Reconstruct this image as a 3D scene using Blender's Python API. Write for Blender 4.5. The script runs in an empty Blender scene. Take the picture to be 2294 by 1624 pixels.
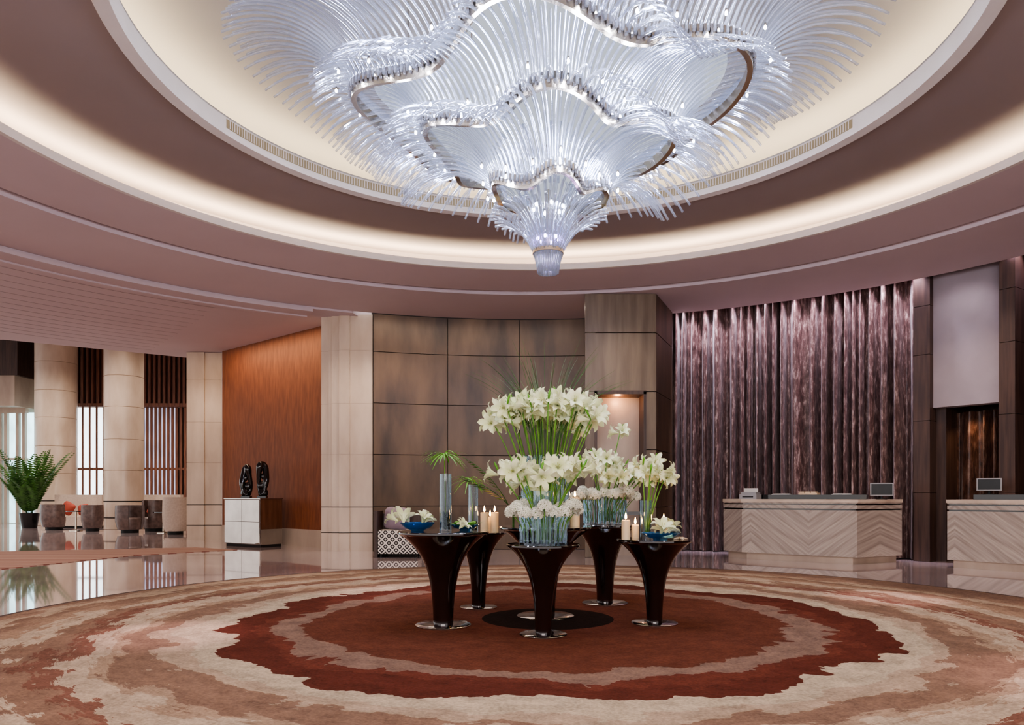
import bpy, math, random, bisect
from mathutils import Vector, Matrix
random.seed(7)
F=1690.0; H=1.15; CX,CY=0.3,7.0
def lat(px,d): return (px-1147.0)*d/F
def hgt(py,d): return H+(1110.0-py)*d/F
def pt(a,R,z=0.0): return (CX+R*math.sin(a),CY+R*math.cos(a),z)
def ang(px,R):
    k=(px-1147.0)/F
    A=k*k+1;B=-2*(k*CX+CY);C=CX*CX+CY*CY-R*R
    d=(-B+math.sqrt(B*B-4*A*C))/(2*A)
    return math.atan2(k*d-CX,d-CY)
def lin(h):
    h=h.lstrip('#'); o=[]
    for i in (0,2,4):
        c=int(h[i:i+2],16)/255.0
        o.append(c/12.92 if c<=.04045 else ((c+.055)/1.055)**2.4)
    return (o[0],o[1],o[2],1.0)
COL=bpy.context.scene.collection
# ------------------------------------------------------------ materials
class NT:
    def __init__(s,name):
        s.m=bpy.data.materials.new(name); s.m.use_nodes=True
        s.t=s.m.node_tree; s.n=s.t.nodes; s.l=s.t.links; s.n.clear()
        s.out=s.n.new('ShaderNodeOutputMaterial')
    def new(s,t,**k):
        n=s.n.new(t)
        for a,b in k.items(): setattr(n,a,b)
        return n
    def link(s,a,b): s.l.new(a,b)
    def math(s,op,a,b=None,c=None):
        n=s.n.new('ShaderNodeMath'); n.operation=op
        for i,v in enumerate((a,b,c)):
            if v is None: continue
            if isinstance(v,(int,float)): n.inputs[i].default_value=v
            else: s.link(v,n.inputs[i])
        return n.outputs[0]
def pmat(name,c1,c2=None,rough=.5,metal=0,scale=(1,1,1),nscale=3,detail=4,bump=0,spec=.5,lo=.35,hi=.65,sheen=0,coat=0,trans=0):
    N=NT(name); b=N.new('ShaderNodeBsdfPrincipled')
    b.inputs['Roughness'].default_value=rough; b.inputs['Metallic'].default_value=metal
    b.inputs['Specular IOR Level'].default_value=spec
    if sheen: b.inputs['Sheen Weight'].default_value=sheen; b.inputs['Sheen Roughness'].default_value=.4
    if coat: b.inputs['Coat Weight'].default_value=coat; b.inputs['Coat Roughness'].default_value=.05
    tc=N.new('ShaderNodeTexCoord'); mp=N.new('ShaderNodeMapping'); mp.inputs['Scale'].default_value=scale
    N.link(tc.outputs['Object'],mp.inputs['Vector'])
    nz=N.new('ShaderNodeTexNoise'); nz.inputs['Scale'].default_value=nscale; nz.inputs['Detail'].default_value=detail
    N.link(mp.outputs[0],nz.inputs['Vector'])
    r=N.new('ShaderNodeValToRGB'); r.color_ramp.elements[0].position=lo; r.color_ramp.elements[1].position=hi
    r.color_ramp.elements[0].color=lin(c1); r.color_ramp.elements[1].color=lin(c2 or c1)
    N.link(nz.outputs['Fac'],r.inputs['Fac']); N.link(r.outputs[0],b.inputs['Base Color'])
    if bump:
        bp=N.new('ShaderNodeBump'); bp.inputs['Strength'].default_value=bump; bp.inputs['Distance'].default_value=.02
        N.link(nz.outputs['Fac'],bp.inputs['Height']); N.link(bp.outputs[0],b.inputs['Normal'])
    if trans:
        t=N.new('ShaderNodeBsdfTranslucent'); N.link(r.outputs[0],t.inputs['Color'])
        mx=N.new('ShaderNodeMixShader'); mx.inputs[0].default_value=trans
        N.link(b.outputs[0],mx.inputs[1]); N.link(t.outputs[0],mx.inputs[2]); N.link(mx.outputs[0],N.out.inputs[0])
    else: N.link(b.outputs[0],N.out.inputs[0])
    return N.m
def emat(name,c,s,var=0,scale=(1,1,1)):
    N=NT(name); e=N.new('ShaderNodeEmission'); e.inputs[0].default_value=lin(c); e.inputs[1].default_value=s
    if var:
        tc=N.new('ShaderNodeTexCoord'); mp=N.new('ShaderNodeMapping'); mp.inputs['Scale'].default_value=scale
        N.link(tc.outputs['Object'],mp.inputs[0]); nz=N.new('ShaderNodeTexNoise'); nz.inputs['Scale'].default_value=2
        N.link(mp.outputs[0],nz.inputs['Vector'])
        N.link(N.math('MULTIPLY',N.math('ADD',N.math('MULTIPLY',N.math('SUBTRACT',nz.outputs['Fac'],.5),var*2),1),s),e.inputs[1])
    N.link(e.outputs[0],N.out.inputs[0]); return N.m
def gmat(name,tint,gcol,base,edge,rough=.05,diff=0.0,blend=.5,emi=0):
    N=NT(name); tr=N.new('ShaderNodeBsdfTransparent'); tr.inputs[0].default_value=lin(tint)
    gl=N.new('ShaderNodeBsdfPrincipled'); gl.inputs['Base Color'].default_value=lin(gcol); gl.inputs['Roughness'].default_value=rough
    gl.inputs['Metallic'].default_value=1-diff
    if emi: gl.inputs['Emission Color'].default_value=lin(gcol); gl.inputs['Emission Strength'].default_value=emi
    lw=N.new('ShaderNodeLayerWeight'); lw.inputs['Blend'].default_value=blend
    f=N.math('ADD',N.math('MULTIPLY',lw.outputs['Facing'],edge),base)
    mx=N.new('ShaderNodeMixShader'); N.link(f,mx.inputs[0]); N.link(tr.outputs[0],mx.inputs[1]); N.link(gl.outputs[0],mx.inputs[2])
    N.link(mx.outputs[0],N.out.inputs[0]); return N.m

M={}
M['ceil']=pmat('mauve_plaster','#bbacb0','#c0b1b5',.85,nscale=.6)
M['ceil_line']=pmat('mauve_plaster_joint','#a5979b','#aa9ca0',.85,nscale=.6)
M['ceil_dark']=pmat('taupe_plaster','#908484','#958989',.8,nscale=.6)
M['dome']=pmat('ivory_plaster','#a29d97','#a7a29c',.9,nscale=.5)
M['lip']=pmat('white_plaster_lip','#cdc6c1','#d2cbc6',.8)
M['grille']=pmat('champagne_grille','#8d7f62','#9b8d6d',.5)
M['dark']=pmat('dark_shadow_gap','#1d1614','#241b18',.8)
M['cove1']=emat('cove_lamp_inner','#ffe9c2',17)
M['cove2']=emat('cove_lamp_outer','#ffe9c2',38)
M['stone']=pmat('cream_limestone','#b3a08e','#c9b8a6',.35,scale=(1,1,.35),nscale=2.2,detail=6,coat=.15)
M['stone2']=pmat('beige_limestone','#a39182','#b9a897',.4,scale=(1,1,.35),nscale=2.0,detail=6)
M['wood']=pmat('weathered_bronze_veneer','#3d2e21','#6e5842',.42,scale=(1.2,1.2,.35),nscale=2.0,detail=9,lo=.3,hi=.72,bump=.05)
M['wood2']=pmat('grey_brown_veneer','#5a4b3c','#7b6a57',.4,scale=(3,3,.3),nscale=2.5,detail=9,lo=.3,hi=.72)
M['post']=pmat('dark_walnut_post','#35241e','#4d382e',.45,scale=(6,6,.4),nscale=3,detail=8)
M['orange']=pmat('rust_silk_wallcovering','#6b381c','#854c2a',.6,scale=(5,5,.9),nscale=3,detail=8,lo=.3,hi=.7,bump=.05)
M['slat']=pmat('walnut_slat','#5b382a','#7d513d',.5,scale=(8,8,.5),nscale=3)
M['white']=pmat('white_wall_panel','#90868c','#968c92',.7)
M['table']=pmat('espresso_lacquer','#100706','#1c0c0a',.09,coat=.6,spec=.6)
M['chrome']=pmat('polished_chrome','#bdbdc0','#cfcfd2',.08,metal=1)
M['chrome2']=pmat('brushed_steel','#a79e92','#beb4a6',.25,metal=1)
M['black']=pmat('black_gloss','#08080a','#0d0d10',.08,coat=.5)
M['blackm']=pmat('black_matte','#0d0d0e','#151516',.6)
M['stem']=pmat('green_stem','#416f1e','#679a34',.5,nscale=8)
M['leaf']=pmat('green_leaf','#264a1c','#41702a',.45,nscale=6,trans=.2)
M['leafl']=pmat('bright_leaf','#4f8d22','#78b742',.45,nscale=6,trans=.25)
M['petal']=pmat('cream_petal','#d3dcaa','#e6e8cc',.5,nscale=14,trans=.12)
M['petalw']=pmat('white_petal','#d9dacb','#e6e6da',.5,nscale=10,trans=.12)
M['pollen']=pmat('yellow_pollen','#99a03d','#acb24e',.7)
M['wax']=pmat('ivory_wax','#e0d0b0','#e8dabb',.4,trans=.3)
M['flame']=emat('candle_flame','#ffb860',60)
M['glass']=gmat('clear_glass','#f6f9fa','#bccbd6',.03,.42,.03)
M['water']=gmat('pale_blue_glass','#f6fafc','#b7c3d0',.05,.42,.04)
M['blue']=gmat('cobalt_glass_dish','#a3cbe6','#3d7fbd',.16,.5,.05,diff=.5)
M['rod']=gmat('crystal_rod','#f3f5fa','#c3cad9',.18,.72,.12,diff=.45,blend=.5,emi=.05)  # faint emission brightens the rods, though they are no lamps
M['diff']=emat('frosted_diffuser','#d6dce8',.6)
M['bulb']=emat('halogen_bulb','#f2f4ff',170)
M['bulbp']=emat('violet_halogen_bulb','#e2c4ff',110)
M['fabw']=pmat('ivory_upholstery','#bcada0','#c8baad',.9,nscale=20)
M['fabb']=pmat('taupe_leather','#534440','#6c5a54',.35,nscale=10)
M['red']=pmat('coral_cushion','#8a382a','#9c4837',.8)
M['purple']=pmat('mauve_cushion_velvet','#85747f','#968490',.7,sheen=.4)
M['plast']=pmat('grey_plastic','#8a8a8c','#97979a',.5)
M['paper']=pmat('white_paper','#c5c2be','#cfccc8',.7)
M['screen']=pmat('dark_screen','#12181b','#1b2226',.35,spec=.3)
M['mirror']=pmat('antique_mirror','#a39d98','#b4aea8',.06,metal=1,nscale=2)
M['cabside']=pmat('bronze_brown_panel','#50311f','#65432f',.3,nscale=3,scale=(4,4,.5))
M['pot']=pmat('black_ceramic_pot','#101012','#1a1a1d',.2)
M['soil']=pmat('soil','#1f150f','#2c2018',.9,nscale=30)
M['win']=emat('daylight_glazing','#e6eef2',2.4,.3,(1,1,.5))
M['bowlwood']=pmat('pale_driftwood','#b7a187','#cdb99d',.7)
def curtain_mat(name,a,b,c):
    N=NT(name); bs=N.new('ShaderNodeBsdfPrincipled'); bs.inputs['Roughness'].default_value=.36
    bs.inputs['Sheen Weight'].default_value=.3; bs.inputs['Sheen Roughness'].default_value=.3
    tc=N.new('ShaderNodeTexCoord'); mp=N.new('ShaderNodeMapping'); mp.inputs['Scale'].default_value=(16,16,4.5); N.link(tc.outputs['Object'],mp.inputs[0])
    n1=N.new('ShaderNodeTexNoise'); n1.inputs['Scale'].default_value=1.1; n1.inputs['Detail'].default_value=10; n1.inputs['Roughness'].default_value=.72; N.link(mp.outputs[0],n1.inputs['Vector'])
    r=N.new('ShaderNodeValToRGB'); cr=r.color_ramp; cr.elements[0].position=.38; cr.elements[0].color=lin(a); cr.elements[1].position=.68; cr.elements[1].color=lin(c)
    e=cr.elements.new(.53); e.color=lin(b)
    N.link(n1.outputs['Fac'],r.inputs[0]); N.link(r.outputs[0],bs.inputs['Base Color'])
    bp=N.new('ShaderNodeBump'); bp.inputs['Strength'].default_value=.25; bp.inputs['Distance'].default_value=.03; N.link(n1.outputs['Fac'],bp.inputs['Height']); N.link(bp.outputs[0],bs.inputs['Normal'])
    N.link(bs.outputs[0],N.out.inputs[0]); return N.m
M['curt']=curtain_mat('crushed_velvet_plum','#3b2826','#644d48','#b39d96')
M['curt2']=curtain_mat('crushed_velvet_brown','#2a1912','#55392d','#7c6355')
def floor_mat():
    N=NT('polished_beige_marble'); b=N.new('ShaderNodeBsdfPrincipled'); b.inputs['Roughness'].default_value=.04
    b.inputs['Specular IOR Level'].default_value=.9; b.inputs['Coat Weight'].default_value=.5; b.inputs['Coat Roughness'].default_value=.03
    tc=N.new('ShaderNodeTexCoord'); nz=N.new('ShaderNodeTexNoise'); nz.inputs['Scale'].default_value=.8; nz.inputs['Detail'].default_value=8; nz.inputs['Distortion'].default_value=1.2
    N.link(tc.outputs['Object'],nz.inputs['Vector'])
    r=N.new('ShaderNodeValToRGB'); r.color_ramp.elements[0].position=.35; r.color_ramp.elements[0].color=lin('#a8979a'); r.color_ramp.elements[1].position=.62; r.color_ramp.elements[1].color=lin('#c2b3b2')
    N.link(nz.outputs['Fac'],r.inputs[0])
    br=N.new('ShaderNodeTexBrick'); br.offset=0; br.inputs['Scale'].default_value=1; br.inputs['Brick Width'].default_value=1.2; br.inputs['Row Height'].default_value=1.2; br.inputs['Mortar Size'].default_value=.004
    br.inputs['Color1'].default_value=(1,1,1,1); br.inputs['Color2'].default_value=(.95,.95,.95,1); br.inputs['Mortar'].default_value=(.7,.67,.65,1)
    N.link(tc.outputs['Object'],br.inputs['Vector'])
    mx=N.new('ShaderNodeMix',data_type='RGBA',blend_type='MULTIPLY'); mx.inputs[0].default_value=1
    N.link(r.outputs[0],mx.inputs[6]); N.link(br.outputs[0],mx.inputs[7]); N.link(mx.outputs[2],b.inputs['Base Color'])
    N.link(b.outputs[0],N.out.inputs[0]); return N.m
M['floor']=floor_mat()
def carpet_mat():
    N=NT('wool_ring_carpet'); b=N.new('ShaderNodeBsdfPrincipled'); b.inputs['Roughness'].default_value=.95; b.inputs['Specular IOR Level'].default_value=.1
    tc=N.new('ShaderNodeTexCoord'); sp=N.new('ShaderNodeSeparateXYZ'); N.link(tc.outputs['Object'],sp.inputs[0])
    x,y=sp.outputs[0],sp.outputs[1]
    r=N.math('SQRT',N.math('ADD',N.math('MULTIPLY',x,x),N.math('MULTIPLY',y,y)))
    rs=N.math('MAXIMUM',r,.01)
    cx=N.math('DIVIDE',x,rs); cy=N.math('DIVIDE',y,rs)
    def polar(k,rk,scale,det,rough=.5):
        cb=N.new('ShaderNodeCombineXYZ'); N.link(N.math('MULTIPLY',cx,k),cb.inputs[0]); N.link(N.math('MULTIPLY',cy,k),cb.inputs[1]); N.link(N.math('MULTIPLY',r,rk),cb.inputs[2])
        n=N.new('ShaderNodeTexNoise'); n.inputs['Scale'].default_value=scale; n.inputs['Detail'].default_value=det; n.inputs['Roughness'].default_value=rough; N.link(cb.outputs[0],n.inputs['Vector']); return n.outputs['Fac']
    nA=polar(2.0,1.1,1.5,2); nB=polar(13,2.6,1.0,3,.6); nC=polar(6,7,1.6,6,.7)
    amp=N.math('MINIMUM',N.math('MAXIMUM',N.math('MULTIPLY',N.math('SUBTRACT',r,.75),.6),0),1)
    amp2=N.math('MINIMUM',N.math('MAXIMUM',N.math('MULTIPLY',N.math('SUBTRACT',r,2.9),1.2),0),1)
    d=N.math('ADD',N.math('MULTIPLY',N.math('SUBTRACT',nA,.5),.75),N.math('MULTIPLY',N.math('SUBTRACT',nB,.5),.36))
    d=N.math('MULTIPLY',d,amp)
    d=N.math('ADD',d,N.math('MULTIPLY',N.math('MULTIPLY',N.math('SUBTRACT',nC,.5),.75),amp2))
    rr=N.math('DIVIDE',N.math('ADD',r,d),6.0)
    ra=N.new('ShaderNodeValToRGB'); cr=ra.color_ramp; cr.interpolation='CONSTANT'
    st=[(0,'#20130e'),(.59,'#5f3527'),(1.0,'#653b2b'),(2.12,'#82695a'),(2.38,'#68382a'),(2.52,'#5d3024'),(2.80,'#b5a58d'),(3.05,'#a9957f'),(3.22,'#846a58'),(3.50,'#9f8872'),(3.62,'#b09e88'),(3.85,'#7b5748'),(4.0,'#866b59'),(4.2,'#b09e88'),(4.42,'#947b66'),(4.62,'#7f6655'),(4.8,'#a3907a'),(5.0,'#8a715f'),(5.15,'#786051')]
    cr.elements[0].position=0; cr.elements[0].color=lin(st[0][1]); cr.elements[1].position=st[-1][0]/6; cr.elements[1].color=lin(st[-1][1])
    for p,c in st[1:-1]:
        e=cr.elements.new(p/6); e.color=lin(c)
    N.link(rr,ra.inputs[0])
    n3=N.new('ShaderNodeTexNoise'); n3.inputs['Scale'].default_value=55; n3.inputs['Detail'].default_value=4; N.link(tc.outputs['Object'],n3.inputs['Vector'])
    n4=N.new('ShaderNodeTexNoise'); n4.inputs['Scale'].default_value=5; n4.inputs['Detail'].default_value=7; n4.inputs['Roughness'].default_value=.7; N.link(tc.outputs['Object'],n4.inputs['Vector'])
    v=N.math('ADD',N.math('ADD',N.math('MULTIPLY',nC,.8),N.math('MULTIPLY',n3.outputs['Fac'],1.0)),N.math('MULTIPLY',n4.outputs['Fac'],1.1))
    v=N.math('ADD',N.math('MULTIPLY',N.math('SUBTRACT',v,1.45),.95),.97)
    hs=N.new('ShaderNodeHueSaturation'); N.link(ra.outputs[0],hs.inputs['Color']); N.link(v,hs.inputs['Value']); N.link(hs.outputs[0],b.inputs['Base Color'])
    bp=N.new('ShaderNodeBump'); bp.inputs['Strength'].default_value=.5; bp.inputs['Distance'].default_value=.01; N.link(n3.outputs['Fac'],bp.inputs['Height']); N.link(bp.outputs[0],b.inputs['Normal'])
    N.link(b.outputs[0],N.out.inputs[0]); return N.m
M['carpet']=carpet_mat()
def stripe_mat():
    N=NT('striped_runner'); b=N.new('ShaderNodeBsdfPrincipled'); b.inputs['Roughness'].default_value=.9
    tc=N.new('ShaderNodeTexCoord'); w=N.new('ShaderNodeTexWave'); w.bands_direction='Y'; w.inputs['Scale'].default_value=1.3; w.inputs['Distortion'].default_value=.6; N.link(tc.outputs['Object'],w.inputs[0])
    r=N.new('ShaderNodeValToRGB'); r.color_ramp.elements[0].color=lin('#7e5146'); r.color_ramp.elements[1].color=lin('#a58d7f'); r.color_ramp.elements[0].position=.4; r.color_ramp.elements[1].position=.6
    N.link(w.outputs['Fac'],r.inputs[0]); N.link(r.outputs[0],b.inputs['Base Color']); N.link(b.outputs[0],N.out.inputs[0]); return N.m
M['runner']=stripe_mat()
def chevron_mat():
    N=NT('chevron_veined_travertine'); b=N.new('ShaderNodeBsdfPrincipled'); b.inputs['Roughness'].default_value=.3
    tc=N.new('ShaderNodeTexCoord'); sp=N.new('ShaderNodeSeparateXYZ'); N.link(tc.outputs['Object'],sp.inputs[0])
    u=N.math('PINGPONG',N.math('ADD',sp.outputs[0],10.0),1.02)
    v=N.math('SUBTRACT',N.math('MULTIPLY',u,.75),sp.outputs[2])
    cb=N.new('ShaderNodeCombineXYZ'); N.link(N.math('MULTIPLY',v,1.0),cb.inputs[0]); N.link(N.math('MULTIPLY',u,.08),cb.inputs[1])
    nz=N.new('ShaderNodeTexNoise'); nz.inputs['Scale'].default_value=18; nz.inputs['Detail'].default_value=5; N.link(cb.outputs[0],nz.inputs['Vector'])
    r=N.new('ShaderNodeValToRGB'); r.color_ramp.elements[0].position=.35; r.color_ramp.elements[0].color=lin('#8b7e75'); r.color_ramp.elements[1].position=.66; r.color_ramp.elements[1].color=lin('#b3a69b')
    N.link(nz.outputs['Fac'],r.inputs[0]); N.link(r.outputs[0],b.inputs['Base Color']); N.link(b.outputs[0],N.out.inputs[0]); return N.m
M['chev']=chevron_mat()
def geo_mat():
    N=NT('trellis_pattern_fabric'); b=N.new('ShaderNodeBsdfPrincipled'); b.inputs['Roughness'].default_value=.8
    tc=N.new('ShaderNodeTexCoord'); sp=N.new('ShaderNodeSeparateXYZ'); N.link(tc.outputs['Object'],sp.inputs[0])
    k=N.math('ADD',sp.outputs[0],sp.outputs[1])
    u=N.math('PINGPONG',N.math('MULTIPLY',N.math('ADD',N.math('ADD',k,sp.outputs[2]),9.0),7.5),.5)
    v=N.math('PINGPONG',N.math('MULTIPLY',N.math('ADD',N.math('SUBTRACT',k,sp.outputs[2]),9.0),7.5),.5)
    m=N.math('MAXIMUM',u,v)
    r=N.new('ShaderNodeValToRGB'); r.color_ramp.interpolation='CONSTANT'; r.color_ramp.elements[0].color=lin('#e4dbd0'); r.color_ramp.elements[1].position=.16; r.color_ramp.elements[1].color=lin('#2a2320')
    e=r.color_ramp.elements.new(.36); e.color=lin('#e4dbd0')
    N.link(m,r.inputs[0]); N.link(r.outputs[0],b.inputs['Base Color']); N.link(b.outputs[0],N.out.inputs[0]); return N.m
M['geo']=geo_mat()

# ------------------------------------------------------------ mesh builder
class MB:
    def __init__(s): s.v=[]; s.f=[]; s.mi=[]; s.cur=0
    def add(s,vs,fs):
        o=len(s.v); s.v+= [tuple(v) for v in vs]; s.f+=[tuple(i+o for i in f) for f in fs]; s.mi+=[s.cur]*len(fs)
    def box(s,x0,x1,y0,y1,z0,z1):
        s.add([(x0,y0,z0),(x1,y0,z0),(x1,y1,z0),(x0,y1,z0),(x0,y0,z1),(x1,y0,z1),(x1,y1,z1),(x0,y1,z1)],[(3,2,1,0),(4,5,6,7),(0,1,5,4),(1,2,6,5),(2,3,7,6),(3,0,4,7)])
    def prism(s,poly,z0,z1):
        n=len(poly)
        ar=sum(poly[i][0]*poly[(i+1)%n][1]-poly[(i+1)%n][0]*poly[i][1] for i in range(n))
        if ar<0: poly=poly[::-1]
        vs=[(p[0],p[1],z0) for p in poly]+[(p[0],p[1],z1) for p in poly]
        fs=[tuple(range(n))[::-1],tuple(range(n,2*n))]+[(i,(i+1)%n,n+(i+1)%n,n+i) for i in range(n)]
        s.add(vs,fs)
    def lathe(s,prof,c=(0,0),seg=48,a0=0,a1=2*math.pi,closed=False,cap=False):
        full=abs(a1-a0-2*math.pi)<1e-6; n=seg if full else seg+1; m=len(prof); vs=[]
        for i in range(n):
            a=a0+(a1-a0)*i/seg
            for r,z in prof: vs.append((c[0]+r*math.sin(a),c[1]+r*math.cos(a),z))
        fs=[]
        for i in range(seg):
            j=(i+1)%n
            for k in range(m if closed else m-1):
                l=(k+1)%m; fs.append((i*m+k,j*m+k,j*m+l,i*m+l))
        if not full and closed:
            fs.append(tuple(range(m))); fs.append(tuple((n-1)*m+k for k in range(m))[::-1])
        s.add(vs,fs)
    def tube(s,pts,r,seg=6,cap=True):
        n=len(pts); P=[Vector(p) for p in pts]; vs=[]
        up=None
        for i in range(n):
            t=(P[min(i+1,n-1)]-P[max(i-1,0)]).normalized()
            if up is None:
                up=Vector((0,0,1)) if abs(t.z)<.9 else Vector((1,0,0))
            a=t.cross(up).normalized(); up=a.cross(t).normalized()
            rr=r[i] if isinstance(r,(list,tuple)) else r
            for k in range(seg):
                w=2*math.pi*k/seg; vs.append(P[i]+(a*math.cos(w)+up*math.sin(w))*rr)
        fs=[]
        for i in range(n-1):
            for k in range(seg):
                l=(k+1)%seg; fs.append((i*seg+k,i*seg+l,(i+1)*seg+l,(i+1)*seg+k))
        if cap: fs.append(tuple(range(seg))[::-1]); fs.append(tuple((n-1)*seg+k for k in range(seg)))
        s.add(vs,fs)
    def ball(s,c,r,seg=10,rings=6,sc=(1,1,1)):
        prof=[(max(1e-4,r*math.sin(math.pi*i/rings)),-r*math.cos(math.pi*i/rings)) for i in range(rings+1)]
        o=len(s.v); s.lathe(prof,(0,0),seg)
        for i in range(o,len(s.v)):
            v=s.v[i]; s.v[i]=(c[0]+v[0]*sc[0],c[1]+v[1]*sc[1],c[2]+v[2]*sc[2])
    def xf(s,start,mat):
        for i in range(start,len(s.v)): s.v[i]=tuple(mat@Vector(s.v[i]))
    def mesh(s,name,mats,smooth=False):
        me=bpy.data.meshes.new(name); me.from_pydata(s.v,[],s.f)
        for m in (mats if isinstance(mats,(list,tuple)) else [mats]): me.materials.append(m)
        me.polygons.foreach_set('material_index',s.mi)
        if smooth: me.polygons.foreach_set('use_smooth',[True]*len(me.polygons))
        me.update(); return me
    def obj(s,name,mats,smooth=False,loc=(0,0,0),parent=None,rz=0,auto=False):
        me=s.mesh(name,mats,smooth)
        if smooth and auto:
            me.set_sharp_from_angle(angle=math.radians(35))
        return mk(name,me,loc,parent,rz)
def mk(name,data,loc=(0,0,0),parent=None,rz=0):
    o=bpy.data.objects.new(name,data); o.location=loc; o.rotation_euler=(0,0,rz)
    COL.objects.link(o)
    if parent: o.parent=parent
    return o
def thing(o,label,cat,group=None,kind=None):
    o['label']=label; o['category']=cat
    if group: o['group']=group
    if kind: o['kind']=kind
    return o
def st(o,label=None,cat=None):
    o['kind']='structure'
    o['label']=label or o.name.replace('_',' ')+' of the circular hotel lobby'
    o['category']=cat or o.name.split('_')[0].split('.')[0]
    return o
def empty(name,loc,rz=0):
    e=mk(name,None,loc,None,rz); e.empty_display_size=.1; return e

# ------------------------------------------------------------ room shell
b=MB(); b.box(-32,14,-6,34,-.2,0)
st(b.obj('floor',M['floor']),'polished beige marble floor in large square tiles')

C=(CX,CY)
b=MB(); b.lathe([(.001,5.74),(1.5,5.74),(3.0,5.73),(4.0,5.70),(4.3,5.6),(4.4,5.45),(4.4,5.22),(3.72,5.22),(3.72,5.31),(3.65,5.31),(3.65,5.29)],C,160)
st(b.obj('ceiling',M['dome'],True,auto=True),'ivory plaster dome ceiling above the round opening')
b=MB(); b.lathe([(3.65,5.30),(3.65,5.10),(3.78,5.10),(3.80,5.13)],C,160)
st(b.obj('trim_1',M['lip'],True,auto=True),'white plaster rim around the dome opening')
b=MB()
for i in range(620):
    a=2*math.pi*i/620
    if math.cos(a)<.35: continue
    w=.012
    p=[pt(a-w/3.65/2,3.64,5.18),pt(a+w/3.65/2,3.64,5.18),pt(a+w/3.65/2,3.64,5.27),pt(a-w/3.65/2,3.64,5.27)]
    b.add(p,[(0,1,2,3)])
b.cur=1; b.lathe([(3.647,5.175),(3.647,5.275)],C,120,-1.22,1.22)
st(b.obj('trim_2',[M['lip'],M['grille']]),'fine louvred air grille set in the dome rim')
b=MB(); b.lathe([(3.80,5.13),(4.4,5.17),(5.2,5.24),(6.0,5.31),(6.35,5.33),(6.4,5.28),(6.4,4.97),(5.77,4.97),(5.77,5.05)],C,160)
st(b.obj('ceiling_annulus',M['ceil_dark'],True,auto=True),'taupe plaster ring ceiling lit from a cove','ceiling')
b=MB(); b.lathe([(5.77,5.05),(5.70,5.05),(5.70,4.95),(5.76,4.95)],C,160)
st(b.obj('trim_3',M['lip'],True,auto=True),'white plaster lip hiding the cove lights')
b=MB(); b.lathe([(5.76,4.95),(7.0,4.95),(7.0,5.0),(7.1,5.0),(7.1,4.90),(9.05,4.90),(9.05,4.98)],C,200)
st(b.obj('ceiling_soffit',M['ceil'],True,auto=True),'mauve plaster circular soffit with a shadow groove','ceiling')
b=MB(); b.lathe([(3.90,5.235),(4.05,5.235)],C,160)
o=b.obj('cove_light_strip',M['cove1']); thing(o,'warm linear cove lamp hidden behind the dome rim','light')
b=MB(); b.lathe([(5.92,4.985),(6.07,4.985)],C,160)
o=b.obj('cove_light_strip',M['cove2']); thing(o,'warm linear cove lamp hidden behind the plaster lip','light')
aL=ang(790,9.05)
arc=[pt(a,9.05)[:2] for a in [aL+( -math.pi*1.28-aL)*i/60 for i in range(61)]]
outer=[(2,-6),(-30,-6),(-30,17.75),(-12.05,17.75),(-8.67,20.1),(-8.5,20.6),(-7.2,20.6),(-2.9,16.9)]
b=MB(); b.prism(arc+outer,4.86,5.1)
st(b.obj('ceiling_left',M['ceil']),'pale mauve flat ceiling over the side lobby','ceiling')
b=MB(); b.lathe([(9.02,4.86),(9.02,4.80),(9.12,4.80),(9.12,4.82),(9.5,4.82),(9.5,4.79),(9.62,4.79),(9.62,4.86)],C,90,-math.pi*1.1,ang(700,9.05),closed=True)
st(b.obj('trim_4',M['ceil'],True,auto=True),'stepped plaster moulding around the circular ceiling')
b=MB()
for i in range(14):
    o_=.4+i*.42
    b.lathe([(9.62+o_,4.859),(9.63+o_,4.859),(9.63+o_,4.856),(9.62+o_,4.856)],C,60,-1.9,-.66,closed=True)
st(b.obj('trim_5',M['ceil_line']),'fine joint lines in the flat ceiling')
a0=ang(1480,9.05)
b=MB(); b.lathe([(9.05,4.98),(9.05,5.45),(10.4,5.45),(10.4,0)],C,90,a0-.05,math.pi*.72)
st(b.obj('wall_right',M['post']),'dark timber wall behind the curtains','wall')

def panels(mb,aa,zz,R,th=.03,gap=.014,seg=8):
    for i in range(len(aa)-1):
        for j in range(len(zz)-1):
            g=gap/R/2
            mb.lathe([(R,zz[j]+gap/2),(R,zz[j+1]-gap/2),(R+th,zz[j+1]-gap/2),(R+th,zz[j]+gap/2)],C,seg,aa[i]+g,aa[i+1]-g,closed=True)
RW=9.1
aa=[ang(836,RW),ang(1003,RW),ang(1164,RW),ang(1335,RW)]
zz=[0,.93,2.0,3.06,4.12,4.9]
b=MB(); panels(b,aa,zz,RW); b.cur=1; b.lathe([(RW+.03,0),(RW+.03,4.97),(RW+.2,4.97),(RW+.2,0)],C,40,aa[0],aa[-1],closed=True)
st(b.obj('wall_back',[M['wood'],M['dark']],False),'curved wall of large weathered bronze wood panels','wall')

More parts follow.
